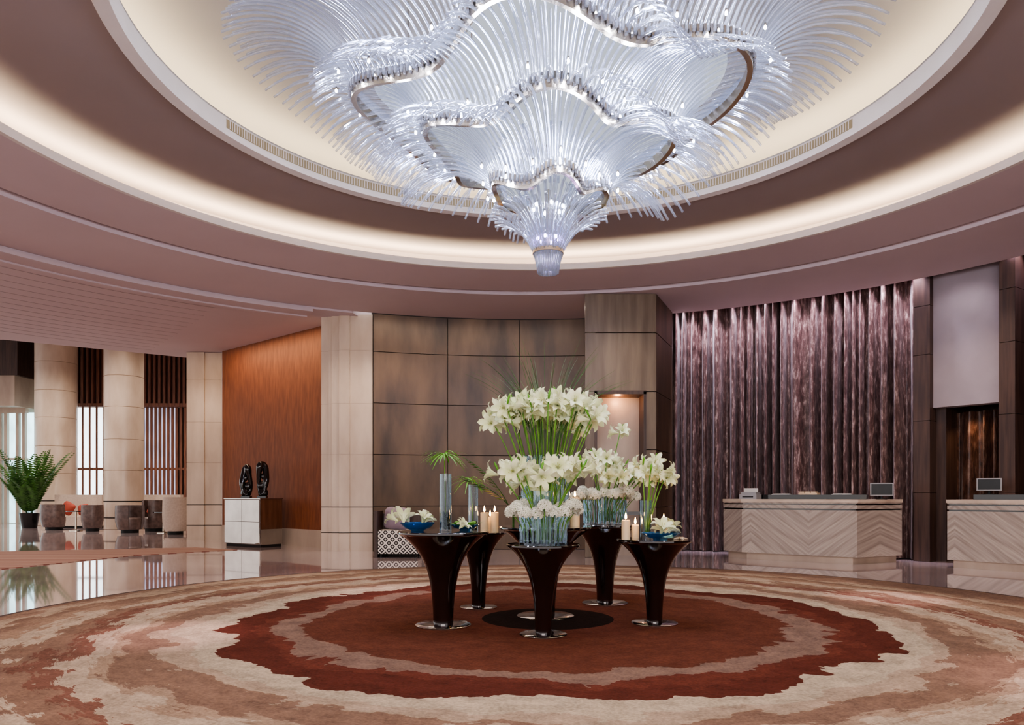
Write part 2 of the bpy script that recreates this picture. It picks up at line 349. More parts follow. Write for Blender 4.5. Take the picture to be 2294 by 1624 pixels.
def stone_blocks(name,poly,zs,loc,mat='stone',bands=(.38,.91)):
    b=MB()
    cx=sum(p[0] for p in poly)/len(poly); cy=sum(p[1] for p in poly)/len(poly)
    inn=[(cx+(p[0]-cx)*.985,cy+(p[1]-cy)*.985) for p in poly]
    for i in range(len(zs)-1):
        b.cur=0; b.prism(poly,zs[i]+(.006 if i else 0),zs[i+1]-.006)
    b.cur=1; b.prism(inn,0,zs[-1]-.01)
    b.cur=2
    outp=[(cx+(p[0]-cx)*1.004,cy+(p[1]-cy)*1.004) for p in poly]
    for z in bands: b.prism(outp,z-.008,z+.008)
    return b.obj(name,[M[mat],M['stone2'],M['dark']],loc=loc)
zs=[0,.38,.91,2.0,3.05,4.15,4.9]
w=1.14
poly=[(0,0),(.16,0),(.16,-.05),(.24,-.05),(.24,-.1),(.40,-.1),(.40,-.14),(.62,-.14),(.62,-.1),(w,-.1),(w,.6),(0,.6)]
o=stone_blocks('column',poly,zs,(lat(717,15.6),15.7,0))
thing(o,'square cream limestone column with stepped fluting beside the wood wall','column')
w=.89
poly=[(0,0),(.45,0),(.45,.06),(w,.06),(w,.8),(0,.8)]
o=stone_blocks('column',poly,zs[:-1]+[4.86],(lat(418,19.5),19.5,0))
thing(o,'square cream limestone column at the end of the rust wall','column')

def slab(mb,p,q,th,z0,z1):
    dx,dy=q[0]-p[0],q[1]-p[1]; L=math.hypot(dx,dy); nx,ny=-dy/L*th,dx/L*th
    mb.prism([p,q,(q[0]+nx,q[1]+ny),(p[0]+nx,p[1]+ny)],z0,z1)
pA=(-3.6,16.0); pB=(-7.46,19.42)
b=MB(); slab(b,pB,pA,.2,.39,4.86)
st(b.obj('wall_left',M['orange']),'rust orange silk covered wall','wall')
b=MB(); slab(b,(pB[0]-.0,pB[1]-.03),(pA[0],pA[1]-.03),.2,0,.39)
st(b.obj('baseboard_left',M['stone2']),'pale stone skirting below the rust wall','baseboard')

# ---- wood pier with niche
s1=(3.27,15.4)
b=MB()
zt=3.08; nx0,nx1=1.56,2.46
g=.008
def fp(x0,x1,z0,z1): b.box(x0+g,x1-g,14.0,14.06,z0+g,z1-g)
fp(1.35,2.68,4.17,4.9); fp(1.35,2.68,zt,4.17)
fp(1.35,nx0,2.0,zt);fp(1.35,nx0,.93,2.0);fp(1.35,nx0,0,.93)
fp(nx1,2.68,2.0,zt);fp(nx1,2.68,.93,2.0);fp(nx1,2.68,0,.93)
b.cur=1
zz2=[0,.93,2.0,3.08,4.17,4.9]
for j in range(5):
    slab(b,(2.68,14.01),s1,.06,zz2[j]+g,zz2[j+1]-g)
b.cur=0
b.prism([(1.37,14.03),(nx0-.01,14.03),(nx0+.1,15.6),(1.60,15.7)],0,4.89)
b.cur=2
b.box(nx1+.01,2.60,14.07,15.6,0,4.89); b.box(1.56,2.6,14.07,15.6,zt+.03,4.89)
b.cur=3
b.box(nx0-.03,nx0+.02,13.985,14.5,0,zt); b.box(nx1-.02,nx1+.03,13.985,14.5,0,zt); b.box(nx0-.03,nx1+.03,13.985,14.5,zt-.05,zt+.02)
b.cur=4
b.box(nx0,nx1,14.5,14.55,0,zt)
st(b.obj('wall_pier',[M['wood2'],M['wood'],M['dark'],M['post'],M['stone2']]),'grey brown timber clad pier with a tall lit niche','wall')

def arcbox(mb,px0,px1,R0,R1,z0,z1,seg=6):
    mb.lathe([(R0,z0),(R0,z1),(R1,z1),(R1,z0)],C,seg,ang(px0,R0),ang(px1,R0),closed=True)
b=MB()
for j in range(5):
    zz3=[0,1.2,2.45,3.6,4.45,5.0]; arcbox(b,2046,2083,9.2,9.9,zz3[j]+.004,zz3[j+1]-.004)
st(b.obj('trim_6',M['post']),'dark walnut post between the curtains')
b=MB()
for j in range(5): arcbox(b,2237,2274,9.1,9.9,zz3[j]+.004,zz3[j+1]-.004)
st(b.obj('trim_7',M['post']),'dark walnut post beside the white panel')
b=MB(); arcbox(b,2083,2240,9.35,9.6,2.68,5.0)
st(b.obj('wall_panel',M['white']),'smooth pale lilac wall panel above an opening','wall')
b=MB(); arcbox(b,2083,2120,9.5,10.2,0,2.68)
st(b.obj('wall_jamb',M['post']),'dark timber jamb under the white panel','wall')
def curtain(px0,px1,R,z0,z1,mat,label,seed,per=.2,am=.095):
    a0_,a1_=ang(px0,R),ang(px1,R); L=(a1_-a0_)*R
    n=int(L/.010); rows=14; b=MB(); vs=[]
    ph=0; phs=[]
    for i in range(n+1):
        ph+=.010/per*2*math.pi*(1+.35*math.sin(i*.036+seed)+.22*math.sin(i*.09)); phs.append(ph)
    for j in range(rows+1):
        t=j/rows; z=z0+(z1-z0)*t
        for i in range(n+1):
            u=phs[i]; amp=am*(1+.3*math.sin(i*.06+seed))*(.8+.3*(1-t))
            sv=math.sin(u+.18*math.sin(t*4+i*.02)); sv=(abs(sv)**.7)*(1 if sv>0 else -1)
            off=amp*sv+.012*math.sin(2.3*u+1)
            vs.append(pt(a0_+(a1_-a0_)*i/n,R+off,z))
    fs=[(j*(n+1)+i,j*(n+1)+i+1,(j+1)*(n+1)+i+1,(j+1)*(n+1)+i) for j in range(rows) for i in range(n)]
    b.add(vs,fs)
    return thing(b.obj('curtain',mat,True),label,'curtain')
curtain(1492,2050,9.45,.015,5.2,M['curt'],'floor length crushed velvet plum curtain behind the reception desk',1,.20,.145)
curtain(2268,2380,9.5,.015,5.2,M['curt'],'floor length crushed velvet plum curtain beside the walnut post',5,.19,.11)
curtain(2100,2260,9.95,.015,2.62,M['curt2'],'brown crushed velvet curtain inside the low opening',9,.17,.09)

# ---- left background hall
b=MB(); b.box(-32,-5,31.6,31.8,0,8)
st(b.obj('wall_far',M['stone2']),'plain stone wall at the end of the side hall','wall')
b=MB(); b.box(-32,-7,17.75,34,8.0,8.1)
st(b.obj('ceiling_high',M['ceil']),'high ceiling over the window lounge','ceiling')
b=MB(); b.box(-8.0,-7.8,20.4,31.6,0,8)
st(b.obj('wall_hall',M['stone2']),'stone side wall of the lounge','wall')
b=MB(); b.prism([(-30,17.75),(-12.05,17.75),(-8.67,20.1),(-7.9,20.6),(-7.9,20.8),(-8.75,20.3),(-12.1,17.95),(-30,17.95)],4.86,8)
st(b.obj('wall_bulkhead',M['ceil']),'plaster bulkhead above the ceiling edge','wall')
def roundcol(px0,px1,d,label):
    r=(lat(px1,d)-lat(px0,d))/2; x=(lat(px0,d)+lat(px1,d))/2
    b=MB(); zz=[0,.4,.95,2.0,3.05,4.15,5.2,6.3,7.99]
    for i in range(8):
        b.cur=0; b.lathe([(r-.02,zz[i]),(r,zz[i]+.012),(r,zz[i+1]-.012),(r-.02,zz[i+1])],(0,0),40)
    b.cur=1
    for z in (.4,.95): b.lathe([(r+.004,z-.02),(r+.004,z+.02)],(0,0),40)
    o=b.obj('column',[M['stone'],M['dark']],True,(x,d+r,0),auto=True)
    thing(o,label,'column')
roundcol(215,298,25.3,'round cream stone column standing among the lounge seats')
roundcol(57,143,28.8,'round cream stone column near the entrance glazing')
b=MB(); b.box(lat(135,31),lat(235,31),31.45,31.5,.1,4.8)
st(b.obj('window_1',M['win']),'tall daylight window behind timber slats','window')
b=MB(); b.box(lat(296,31),lat(388,31),31.45,31.5,.6,4.8)
st(b.obj('window_2',emat('dim_daylight_glazing','#cbc6e0',.75,.8,(1.5,1,.6))),'daylight window behind dense timber slats','window')
b=MB(); b.box(-31,lat(52,30),30.9,31.0,.02,4.55)
st(b.obj('window_3',emat('entrance_daylight','#bfe2e9',2.0,.8,(.9,1,.5))),'full height entrance glazing in daylight','window')
b=MB()
for px in (2,14,40,54):
    x=lat(px,30.7); b.box(x-.06,x+.06,30.65,30.8,0,4.6)
b.box(-25,lat(57,30.6),30.6,30.8,4.5,4.7); b.box(-25,lat(57,30.6),30.6,30.8,2.6,2.68)
st(b.obj('trim_8',M['stone2']),'slim pale frames of the entrance glazing')
b=MB(); b.box(-31,lat(40,30),29.8,31.0,4.7,5.9); b.cur=1; b.box(-31,lat(50,30),29.7,31.0,5.9,7.6)
st(b.obj('wall_lintel',[M['stone2'],M['post']]),'stone lintel and dark panel above the glazing','wall')
for nm,pa,pb,zb,hw,sp_ in (('wall_screen',138,232,31.1,.035,.27),('wall_screen_wide',292,424,31.1,.05,.165)):
    b=MB(); x0,x1=lat(pa,zb),lat(pb,zb)
    b.cur=1; b.box(x0,x1,zb+.06,zb+.2,4.85,7.9); b.cur=0
    k=int((x1-x0)/sp_)
    for i in range(k+1):
        x=x0+(x1-x0)*i/k; b.box(x-hw,x+hw,zb-.01,zb+.04,0,4.85)
    k=int((x1-x0)/.2)
    for i in range(k+1):
        x=x0+(x1-x0)*i/k; b.box(x-.05,x+.05,zb-.06,zb+.06,4.85,7.9)
    b.box(x0,x1,zb-.07,zb+.08,4.8,4.95); b.box(x0,x1,zb-.03,zb+.06,0,.4); b.box(x0,x1,zb+.0,zb+.05,2.2,2.3)
    st(b.obj(nm,[M['slat'],M['post']]),'screen of vertical walnut slats in front of the windows','wall')
b=MB(); b.box(lat(388,31),lat(424,31),31.4,31.5,0,4.8); st(b.obj('wall_dark_bay',M['post']),'dark timber bay behind slats','wall')

# ------------------------------------------------------------ carpet, runner
b=MB(); R=5.38; n=200; ox,oy=.2,.05
vs=[(0+ox,oy,.012)]+[(ox+(R-.05)*math.cos(2*math.pi*i/n),oy+(R-.05)*math.sin(2*math.pi*i/n),.012) for i in range(n)]+[(ox+R*math.cos(2*math.pi*i/n),oy+R*math.sin(2*math.pi*i/n),.012) for i in range(n)]+[(ox+R*math.cos(2*math.pi*i/n),oy+R*math.sin(2*math.pi*i/n),0) for i in range(n)]
b.add(vs,[(0,1+i,1+(i+1)%n) for i in range(n)])
b.f+=[(1+i,1+n+i,1+n+(i+1)%n,1+(i+1)%n) for i in range(n)]+[(1+n+i,1+2*n+i,1+2*n+(i+1)%n,1+n+(i+1)%n) for i in range(n)]; b.mi+=[1]*(2*n)
thing(b.obj('round_carpet',[M['carpet'],pmat('brown_carpet_border','#3a2a26','#483530',.95)],loc=(.33,7.0,0)),'large round wool carpet with rust, taupe and cream rings','carpet')
b=MB(); ps=[(lat(0,14.4)-3,14.6),(lat(0,11.7)-3,11.0),(lat(0,11.7),11.7),(lat(300,14.4),14.4),(lat(520,15.6),15.9),(lat(440,16.6),16.6)]
c0=(-7.5,14.2)
b.prism([(p[0]-c0[0],p[1]-c0[1]) for p in ps],0,.01)
thing(b.obj('runner_rug',M['runner'],loc=(c0[0],c0[1],0)),'flat striped terracotta and beige runner on the marble','rug')

# ------------------------------------------------------------ trumpet tables
FZ=.012
def table(x,y,top,R,disc,stem,label):
    e=empty('pedestal_table',(x,y,FZ)); h=top-FZ
    thing(e,label,'table','trumpet pedestal tables')
    b=MB(); b.lathe([(.001,0),(disc,0),(disc,.008),(disc-.01,.014),(stem*1.2,.018),(.001,.018)],(0,0),64)
    b.obj('base_plate',M['chrome'],True,parent=e,auto=True)
    b=MB(); prof=[]
    hh=h-.03
    for i in range(25):
        t=i/24; z=.018+(hh-.018)*t
        r=stem+(R*.93-stem)*(.34*t**1.7+.66*t**5.0)
        prof.append((r,z))
    b.lathe(prof,(0,0),64); b.obj('pedestal',M['table'],True,parent=e)
    b=MB(); b.lathe([(.001,h-.034),(R*.93,h-.034),(R,h-.018),(R,h-.006),(R-.006,h),(.001,h)],(0,0),64)
    b.obj('tabletop',M['table'],True,parent=e,auto=True)
    return e
T={}
def tb(k,px,d,ztop,R,disc,stem,label):
    x=lat(px,d); T[k]=(x,d,ztop,R); table(x,d,ztop,R,disc,stem,label)
tb('a',993,6.62,.838,.40,.245,.088,'tall espresso trumpet table with papyrus vase and blue dish')
tb('b',1072,7.68,.78,.285,.19,.07,'small espresso lacquer trumpet table holding candles')
tb('c',1217,6.17,.756,.30,.195,.066,'low espresso trumpet table with ribbed vase of white flowers')
tb('d',1222,7.12,.86,.44,.27,.09,'large central espresso trumpet table under tall amaryllis display')
tb('e',1355,7.98,.845,.36,.24,.085,'espresso trumpet table holding narcissus and amaryllis vase')
tb('f',1466,6.72,.765,.335,.205,.07,'espresso trumpet table holding candles and a lily dish')

# ------------------------------------------------------------ flowers
def blossom(mb,M4,s=1.0,rnd=random):
    st_=len(mb.v); mb.cur=0
    A=[0,.035,.07,.098,.108,.096]; Rr=[.005,.011,.024,.052,.080,.104]; W=[.006,.014,.024,.027,.018,.001]
    for k in range(6):
        a=k*math.pi/3+rnd.uniform(-.12,.12); j=1+(.12 if k%2 else -.05); vs=[]
        for i in range(6):
            for q in (-1,0,1):
                rr=Rr[i]*j; zz_=A[i]*(1.05 if k%2 else 1)-(0.006 if q==0 else 0)
                x=rr*math.cos(a)-q*W[i]*math.sin(a); y=rr*math.sin(a)+q*W[i]*math.cos(a); vs.append((x*s,y*s,zz_*s))
        mb.add(vs,[(i*3+q,i*3+q+1,i*3+q+4,i*3+q+3) for i in range(5) for q in (0,1)])
    mb.cur=1
    for k in range(4):
        a=k*1.57+.4; mb.tube([(0,0,.02*s),(.01*math.cos(a)*s,.01*math.sin(a)*s,.09*s),(.018*math.cos(a)*s,.018*math.sin(a)*s,.10*s)],[.0012,.001,.003],4)
    mb.xf(st_,M4)
def dirmat(p,d): return Matrix.Translation(p)@Vector(d).to_track_quat('Z','Y').to_matrix().to_4x4()
LH=[]
for v in range(4):
    rnd=random.Random(20+v); b=MB(); k=3
    for i in range(k):
        a=i*2*math.pi/k+rnd.uniform(-.3,.3); el=rnd.uniform(.0,.55)
        dv=(math.cos(a)*math.cos(el),math.sin(a)*math.cos(el),math.sin(el))
        blossom(b,dirmat(Vector((dv[0]*.02,dv[1]*.02,.0)),dv),1.0,rnd)
    b.cur=2; dv=Vector((.4*math.sin(v),.4*math.cos(v),1)); b.tube([(0,0,0),dv*.05,dv*.09,dv*.12],[.004,.009,.011,.002],6)
    LH.append(b.mesh('amaryllis_bloom',[M['petal'],M['pollen'],M['leafl']],True))
def amaryllis(p0,p1,label,group,s=1.0,name='amaryllis'):
    p0=Vector(p0);p1=Vector(p1); d=p1-p0; hz=Vector((d.x,d.y,0))
    pts=[]
    for i in range(7):
        t=i/6; pts.append(Vector((hz.x*(t**1.5),hz.y*(t**1.5),d.z*t)))
    b=MB(); b.tube(pts,.0062,5)
    o=b.obj(name,M['stem'],True,loc=p0); thing(o,label,'flower',group)
    h=mk('bloom',random.choice(LH),pts[-1],o,random.uniform(0,6.28)); h.scale=(s,s,s)
    h.rotation_euler=(d.y/max(d.z,.1)*-.6,d.x/max(d.z,.1)*.6,random.uniform(0,6.28))
    return o
NH=[]
for v in range(3):
    rnd=random.Random(40+v); b=MB()
    for i in range(36):
        u=1-1.45*(i+.5)/36; a=i*2.39996+v; q=math.sqrt(1-u*u) if u<1 else 0
        dv=Vector((q*math.cos(a),q*math.sin(a),u)); s_=len(b.v); b.cur=0; R0=.018
        for k in range(5):
            w=k*2*math.pi/5
            c,sn=math.cos(w),math.sin(w)
            b.add([(0,0,0),(R0*.6*c-R0*.35*sn,R0*.6*sn+R0*.35*c,.003),(R0*c,R0*sn,.001),(R0*.6*c+R0*.35*sn,R0*.6*sn-R0*.35*c,.003)],[(0,3,2,1)])
        b.ball((0,0,.004),.005,5,3)
        b.xf(s_,dirmat(dv*.042,dv+Vector((rnd.uniform(-.3,.3),rnd.uniform(-.3,.3),0))))
    b.cur=1; b.ball((0,0,0),.016,8,5)
    NH.append(b.mesh('narcissus_bloom',[M['petalw'],M['leafl']],False))
def narcissus(p,base,label,group,s=1.0):
    d=Vector(p)-Vector(base); b=MB(); b.tube([(0,0,0),(d.x*.4,d.y*.4,d.z*.6),(d.x,d.y,d.z)],.004,5)
    o=b.obj('narcissus',M['stem'],True,loc=base); thing(o,label,'flower',group)
    h=mk('bloom',random.choice(NH),d,o,random.uniform(0,6.28)); h.scale=(s,s,s)
def ribvase(x,y,z,R,h,n,label,rt=.014,inner=True):
    b=MB()
    b.lathe([(.001,0),(R+rt,0),(R+rt,.012),(.001,.012)],(0,0),48)
    for i in range(n):
        a=2*math.pi*i/n; b.tube([(R*math.cos(a),R*math.sin(a),.012),(R*math.cos(a),R*math.sin(a),h)],rt,8,cap=False)
    b.cur=1
    for zz_ in (.03,h*.55): b.lathe([(R+rt+.001,zz_),(R+rt+.001,zz_+.006)],(0,0),48)
    o=b.obj('glass_vase',[M['water'],M['glass']],True,(x,y,z),auto=True); return thing(o,label,'vase')
def cylvase(x,y,z,r,h,label,fill=None,fh=.12):
    b=MB(); b.lathe([(.001,0),(r,0),(r,h),(r-.004,h),(r-.004,.015),(.001,.015)],(0,0),32)
    o=b.obj('glass_vase',M['glass'],True,(x,y,z),auto=True); thing(o,label,'vase')
    if fill:
        b=MB(); rnd=random.Random(int(x*100))
        for k in range(int(80*fh/.12)):
            a=rnd.uniform(0,6.28); q=(r-.016)*math.sqrt(rnd.random()); b.ball((q*math.cos(a),q*math.sin(a),.025+rnd.random()*fh),.012,6,4,(1,1,.8))
        f=b.obj('pebble_filling',M['blackm'],True,parent=o); f['kind']='stuff'; f['label']='black pebbles at the bottom of the vase'
    return o
x,y,z,R=T['d']
ribvase(x,y,z,.215,.66,24,'tall ribbed clear glass cylinder vase full of stems',.014)
rnd=random.Random(3)
for i in range(40):
    a=i*2.39996; q=math.sqrt((i+.5)/40)
    tr=.50*q; bs=.145*q
    zt_=hgt(905,7.1)-.12*q+rnd.uniform(-.09,.08)
    amaryllis((x+bs*math.cos(a),y+bs*math.sin(a),z+.02),(x+tr*math.cos(a),y+tr*math.sin(a),zt_),'long stemmed cream white amaryllis in the tall central vase','amaryllis in the tall central vase',1.0)
x,y,z,R=T['c']
ribvase(x,y,z,.185,.235,24,'low ribbed clear glass ring vase',.012,False)
cylvase(x,y,z+.013,.085,.42,'slim clear glass cylinder standing inside the ring vase')
rnd=random.Random(5)
for i in range(12):
    a=i*2.39996+.3; q=math.sqrt((i+2.5)/14.5); tr=.42*q; bs=.06*q
    amaryllis((x+bs*math.cos(a),y+bs*math.sin(a),z+.035),(x+tr*math.cos(a)+.02,y+tr*math.sin(a),hgt(1066,6.17)+.08*(1-q)+rnd.uniform(-.07,.04)),'cream white amaryllis in the slim vase on the low table','amaryllis on the low table',.95)
for i in range(20):
    a=i*2*math.pi/20; 
    rr=.235+(.035 if i%2 else -.03)
    if i%3==0: rr=.27
    zz_=z+.265+rnd.uniform(-.02,.05)
    narcissus((x+rr*math.cos(a),y+rr*math.sin(a),zz_),(x+.15*math.cos(a),y+.15*math.sin(a),z+.02),'cluster of small white narcissus on the ring vase rim','narcissus on the low table',1.25)
x,y,z,R=T['e']
ribvase(x,y,z,.22,.26,26,'ribbed clear glass ring vase on the rear table',.013,False)
cylvase(x+.02,y,z+.013,.10,.34,'clear glass cylinder inside the rear ring vase')
rnd=random.Random(8)
for i in range(13):
    a=i*2.39996+.9; q=math.sqrt((i+.5)/13); tr=.38*q; bs=.075*q
    amaryllis((x+.02+bs*math.cos(a),y+bs*math.sin(a),z+.035),(x+.14+tr*math.cos(a),y+tr*math.sin(a),hgt(1052,7.98)+rnd.uniform(-.14,.12)),'cream white amaryllis in the narcissus ring vase','amaryllis on the rear table',.9)
for i in range(22):
    a=i*2*math.pi/22; rr=.28+(.04 if i%2 else -.04)
    narcissus((x+rr*math.cos(a),y+rr*math.sin(a),z+.30+rnd.uniform(-.02,.05)),(x+.17*math.cos(a),y+.17*math.sin(a),z+.02),'cluster of small white narcissus on the rear ring vase','narcissus on the rear table',1.3)
amaryllis((x+.02,y+.06,z+.035),(lat(1393,7.98),y+.15,hgt(968,7.98)),'single tall white bloom rising above the rear vase','amaryllis on the rear table',.85)
x,y,z,R=T['f']
vx,vy=lat(1449,6.8),6.85
cylvase(vx,vy,z,.055,.34,'slim clear glass vase with cream amaryllis',None)
for i,(dx,dy,dz) in enumerate([(-.03,0,.02),(.07,.03,.05),(.14,-.04,-.02),(.02,-.1,-.05),(.1,.1,-.1),(.18,.05,-.08)]):
    amaryllis((vx+dx*.15,vy+dy*.15,z+.03),(vx+dx,vy+dy,hgt(1052,6.8)+dz),'cream amaryllis in the slim vase beside the lily dish','amaryllis on the side table',.85)
def dish(x,y,z,r,label,hh=.05):
    b=MB(); pr=[(.001,0),(r*.35,0),(r*.38,.01),(r*.75,hh*.45),(r,hh),(r-.006,hh+.002),(r*.72,hh*.5+.008),(r*.36,.018),(.001,.016)]
    b.lathe(pr,(0,0),48); o=b.obj('glass_dish',M['blue'],True,(x,y,z),auto=True); return thing(o,label,'dish')
def lily(x,y,z,rz,s,label,tilt=.5):
    b=MB(); blossom(b,Matrix.Identity(4),1.0); blossom(b,dirmat(Vector((.05,.02,.0)),(.8,.3,.5)),.8)
    o=b.obj('lily_bloom',[M['petal'],M['pollen']],True,(x,y,z),rz=rz); o.rotation_euler=(tilt,0,rz); o.scale=(s,s,s)
    return thing(o,label,'flower')
CL=[]
def candle(x,y,z,r,h,label='ivory pillar candle with a lit flame',grp='pillar candles'):
    b=MB(); b.lathe([(.001,0),(r,0),(r,h-.004),(r-.005,h),(r*.6,h-.006),(.001,h-.008)],(0,0),24)
    o=b.obj('candle',M['wax'],True,(x,y,z),auto=True); thing(o,label,'candle',grp)
    b=MB(); b.tube([(0,0,h-.01),(0,0,h+.012)],.0015,5); b.obj('wick',M['blackm'],parent=o)
    b=MB(); b.lathe([(.0005,h+.006),(.008,h+.016),(.010,h+.028),(.006,h+.048),(.0005,h+.070)],(0,0),12); b.obj('flame',M['flame'],True,parent=o)
    CL.append((x,y,z+h+.04))
dish(lat(1478,6.6),6.58,z,.17,'shallow blue glass dish holding a white lily',.06)
lily(lat(1478,6.6),6.56,z+.05,.3,1.1,'open white lily resting in the blue glass dish')
lily(lat(1500,6.6),6.62,z+.06,2.2,.95,'white lily blossom leaning over the dish rim')
candle(lat(1402,6.6),6.6,z,.038,.17)
candle(lat(1424,6.8),6.82,z,.034,.12)
candle(lat(1488,6.9),6.92,z,.034,.15)
b=MB()
for k in range(5):
    a=k*2*math.pi/5; b.tube([(0,0,.012),(.035*math.cos(a),.035*math.sin(a),.012),(.075*math.cos(a),.075*math.sin(a),.005)],[.014,.011,.003],6)
thing(b.obj('starfish',M['bowlwood'],True,(lat(1520,6.65),6.62,z)),'dried pale starfish lying near the table edge','ornament')
x,y,z,R=T['a']
def papyrus(x,y,z0,z1,rad,label,n=22,dx=0):
    b=MB(); b.tube([(0,0,0),(dx*.3,0,(z1-z0)*.5),(dx,0,z1-z0)],.0045,5)
    o=b.obj('papyrus',M['stem'],True,(x,y,z0)); thing(o,label,'plant')
    b=MB(); rr=random.Random(int(rad*1000))
    for i in range(n):
        a=i*2.39996; el=rr.uniform(-.1,.75); L=rad*rr.uniform(.8,1.1); ps=[];
        for k in range(5):
            t=k/4; ps.append(Vector((L*t*math.cos(a),L*t*math.sin(a),L*(math.sin(el)*t-.55*t*t))))
        side=Vector((-math.sin(a),math.cos(a),0)); ws=[.003,.007,.008,.006,.0008]
        b.add([p+side*w_*q for p,w_ in zip(ps,ws) for q in (-1,1)],[(k*2,k*2+1,k*2+3,k*2+2) for k in range(4)])
    b.obj('leaf_crown',M['leafl'],False,parent=o,loc=(dx,0,z1-z0))
vx=lat(998,6.55)
cylvase(vx,6.55,z,.052,.50,'tall clear glass cylinder vase with black pebbles',True,.14)
papyrus(vx,6.55,z+.03,hgt(1018,6.55),.22,'bright green papyrus stem with umbrella leaf crown',34,-.01)
dish(lat(935,6.6),6.60,z,.155,'blue glass dish holding white lily blossoms',.075)
lily(lat(905,6.6),6.58,z+.075,3.3,1.05,'white lily blossom leaning over the blue dish',.9)
lily(lat(945,6.6),6.62,z+.07,.7,.85,'white lily blossom floating in the blue dish',.5)
lily(lat(1030,6.4),6.38,z+.035,1.3,.7,'loose white lily blossom lying on the table',.8)
dish(lat(1040,6.7),6.78,z,.13,'blue glass dish with green leaves',.05)
b=MB()
for k in range(6):
    a=k*1.05; c=Vector((math.cos(a),math.sin(a),.45)); sd=Vector((-math.sin(a),math.cos(a),0))
    ps=[c*.17*t for t in (0,.3,.6,.85,1)]; ws=[.004,.035,.048,.03,.001]
    b.add([p+sd*w_*q+Vector((0,0,-.15*p.length*p.length*4)) for p,w_ in zip(ps,ws) for q in (-1,1)],[(i*2,i*2+1,i*2+3,i*2+2) for i in range(4)])
thing(b.obj('leaf_rosette',M['leafl'],True,(lat(1040,6.7),6.78,z+.022)),'broad bright green leaves arranged in the dish','plant')
x,y,z,R=T['b']
vx=lat(1060,7.6)
cylvase(vx,7.62,z,.05,.48,'slim clear glass cylinder vase with papyrus',True,.08)
papyrus(vx,7.62,z+.03,hgt(1075,7.6),.24,'green papyrus stem leaning from the slim vase',26,-.04)
candle(lat(1085,7.5),7.52,z,.04,.20); candle(lat(1108,7.6),7.62,z,.04,.20)
candle(lat(1098,7.8),7.80,z,.038,.15)
x,y,z,R=T['d']
candle(lat(1288,7.2),7.20,z,.045,.27,'tall ivory pillar candle beside the central vase')
b=MB(); rnd=random.Random(12)
for i in range(70):
    a=rnd.uniform(0,6.28); L=rnd.uniform(.9,1.35); sp_=rnd.uniform(.15,.75); ps=[]
    for k in range(8):
        t=k/7; rr=.1+sp_*t**1.8; zz_=.62+L*t*(1-.38*t*sp_*1.3)
        ps.append((rr*math.cos(a),rr*math.sin(a),zz_))
    b.tube(ps,[.002]*6+[.0014,.0006],3)
o=b.obj('bear_grass',M['leaf'],False,(x,y,z)); thing(o,'fine wisps of green bear grass arching over the display','grass',kind='stuff')
def frond(mb,p,dirv,L,w,droop=.5,n=14,lw=.012):
    d=Vector(dirv).normalized(); hz=Vector((d.x,d.y,0)); hz=hz.normalized() if hz.length>.01 else Vector((1,0,0)); sd=Vector((-hz.y,hz.x,0))
    P0=Vector(p); ps=[]
    for k in range(n+1):
        t=k/n; ps.append(P0+d*L*t+hz*droop*.5*L*t*t-Vector((0,0,droop*L*t*t)))
    mb.tube(ps,[.004*(1-t_/(n+1))+.001 for t_ in range(n+1)],4)
    for k in range(2,n+1):
        t=k/n; tl=w*math.sin(math.pi*(t*.85+.12))**.7
        tan=(ps[k]-ps[k-1]).normalized()
        for q in (-1,1):
            e=ps[k]+sd*q*tl+tan*tl*.7-Vector((0,0,tl*.35)); m=(ps[k]+e)/2
            mb.add([ps[k],m+tan*lw,e,m-tan*lw],[(0,1,2,3)])
b=MB()
frond(b,(-.05,-.05,.2),(-.6,-.3,.65),.58,.11,.25); frond(b,(-.05,0,.2),(-.5,-.1,.95),.72,.11,.25); frond(b,(.0,.05,.2),(.5,.2,.8),.66,.12,.3)
b.tube([(0,0,0.0),(0,0,.22)],.012,6)
thing(b.obj('palm_frond_bunch',M['leaf'],False,(lat(1150,7.4),7.40,T['d'][2])),'dark green palm fronds tucked beside the central vase','plant')

# ------------------------------------------------------------ chandelier
ZB=3.2; hx,hy=.335,7.0
ch=empty('chandelier',(hx,hy,ZB)); thing(ch,'huge tiered crystal rod chandelier with wavy chrome rings','chandelier')
stuff=MB(); rmat=M['rod']
def prof_rod(pr,r=.0115):
    b=MB(); b.tube([(p[0],0,p[1]-ZB) for p in pr],r,7); return b.mesh('crystal_rod',rmat,True)
A=prof_rod([(.085,3.21),(.10,3.30),(.125,3.40),(.175,3.50),(.25,3.60),(.35,3.68),(.46,3.735),(.545,3.74)])
B=prof_rod([(.12,3.36),(.15,3.5),(.20,3.66),(.28,3.80),(.38,3.90),(.47,3.945),(.54,3.93)])
Cc=prof_rod([(.10,3.42),(.13,3.65),(.17,3.85),(.24,4.02),(.34,4.13)])
def ringcopy(me,n,off):
    for i in range(n):
        o=mk('crystal_rod',me,(0,0,0),ch,2*math.pi*(i+off)/n)
        s_=1+.04*math.sin(i*2.1); o.scale=(s_,s_,1)
ringcopy(A,38,0); ringcopy(B,32,.5); ringcopy(Cc,24,.25)
def ringshape(Rr,th,amp,ph,k=5): return Rr*(1+amp*math.cos(k*th+ph)+amp*.4*math.sin(2*th+ph))
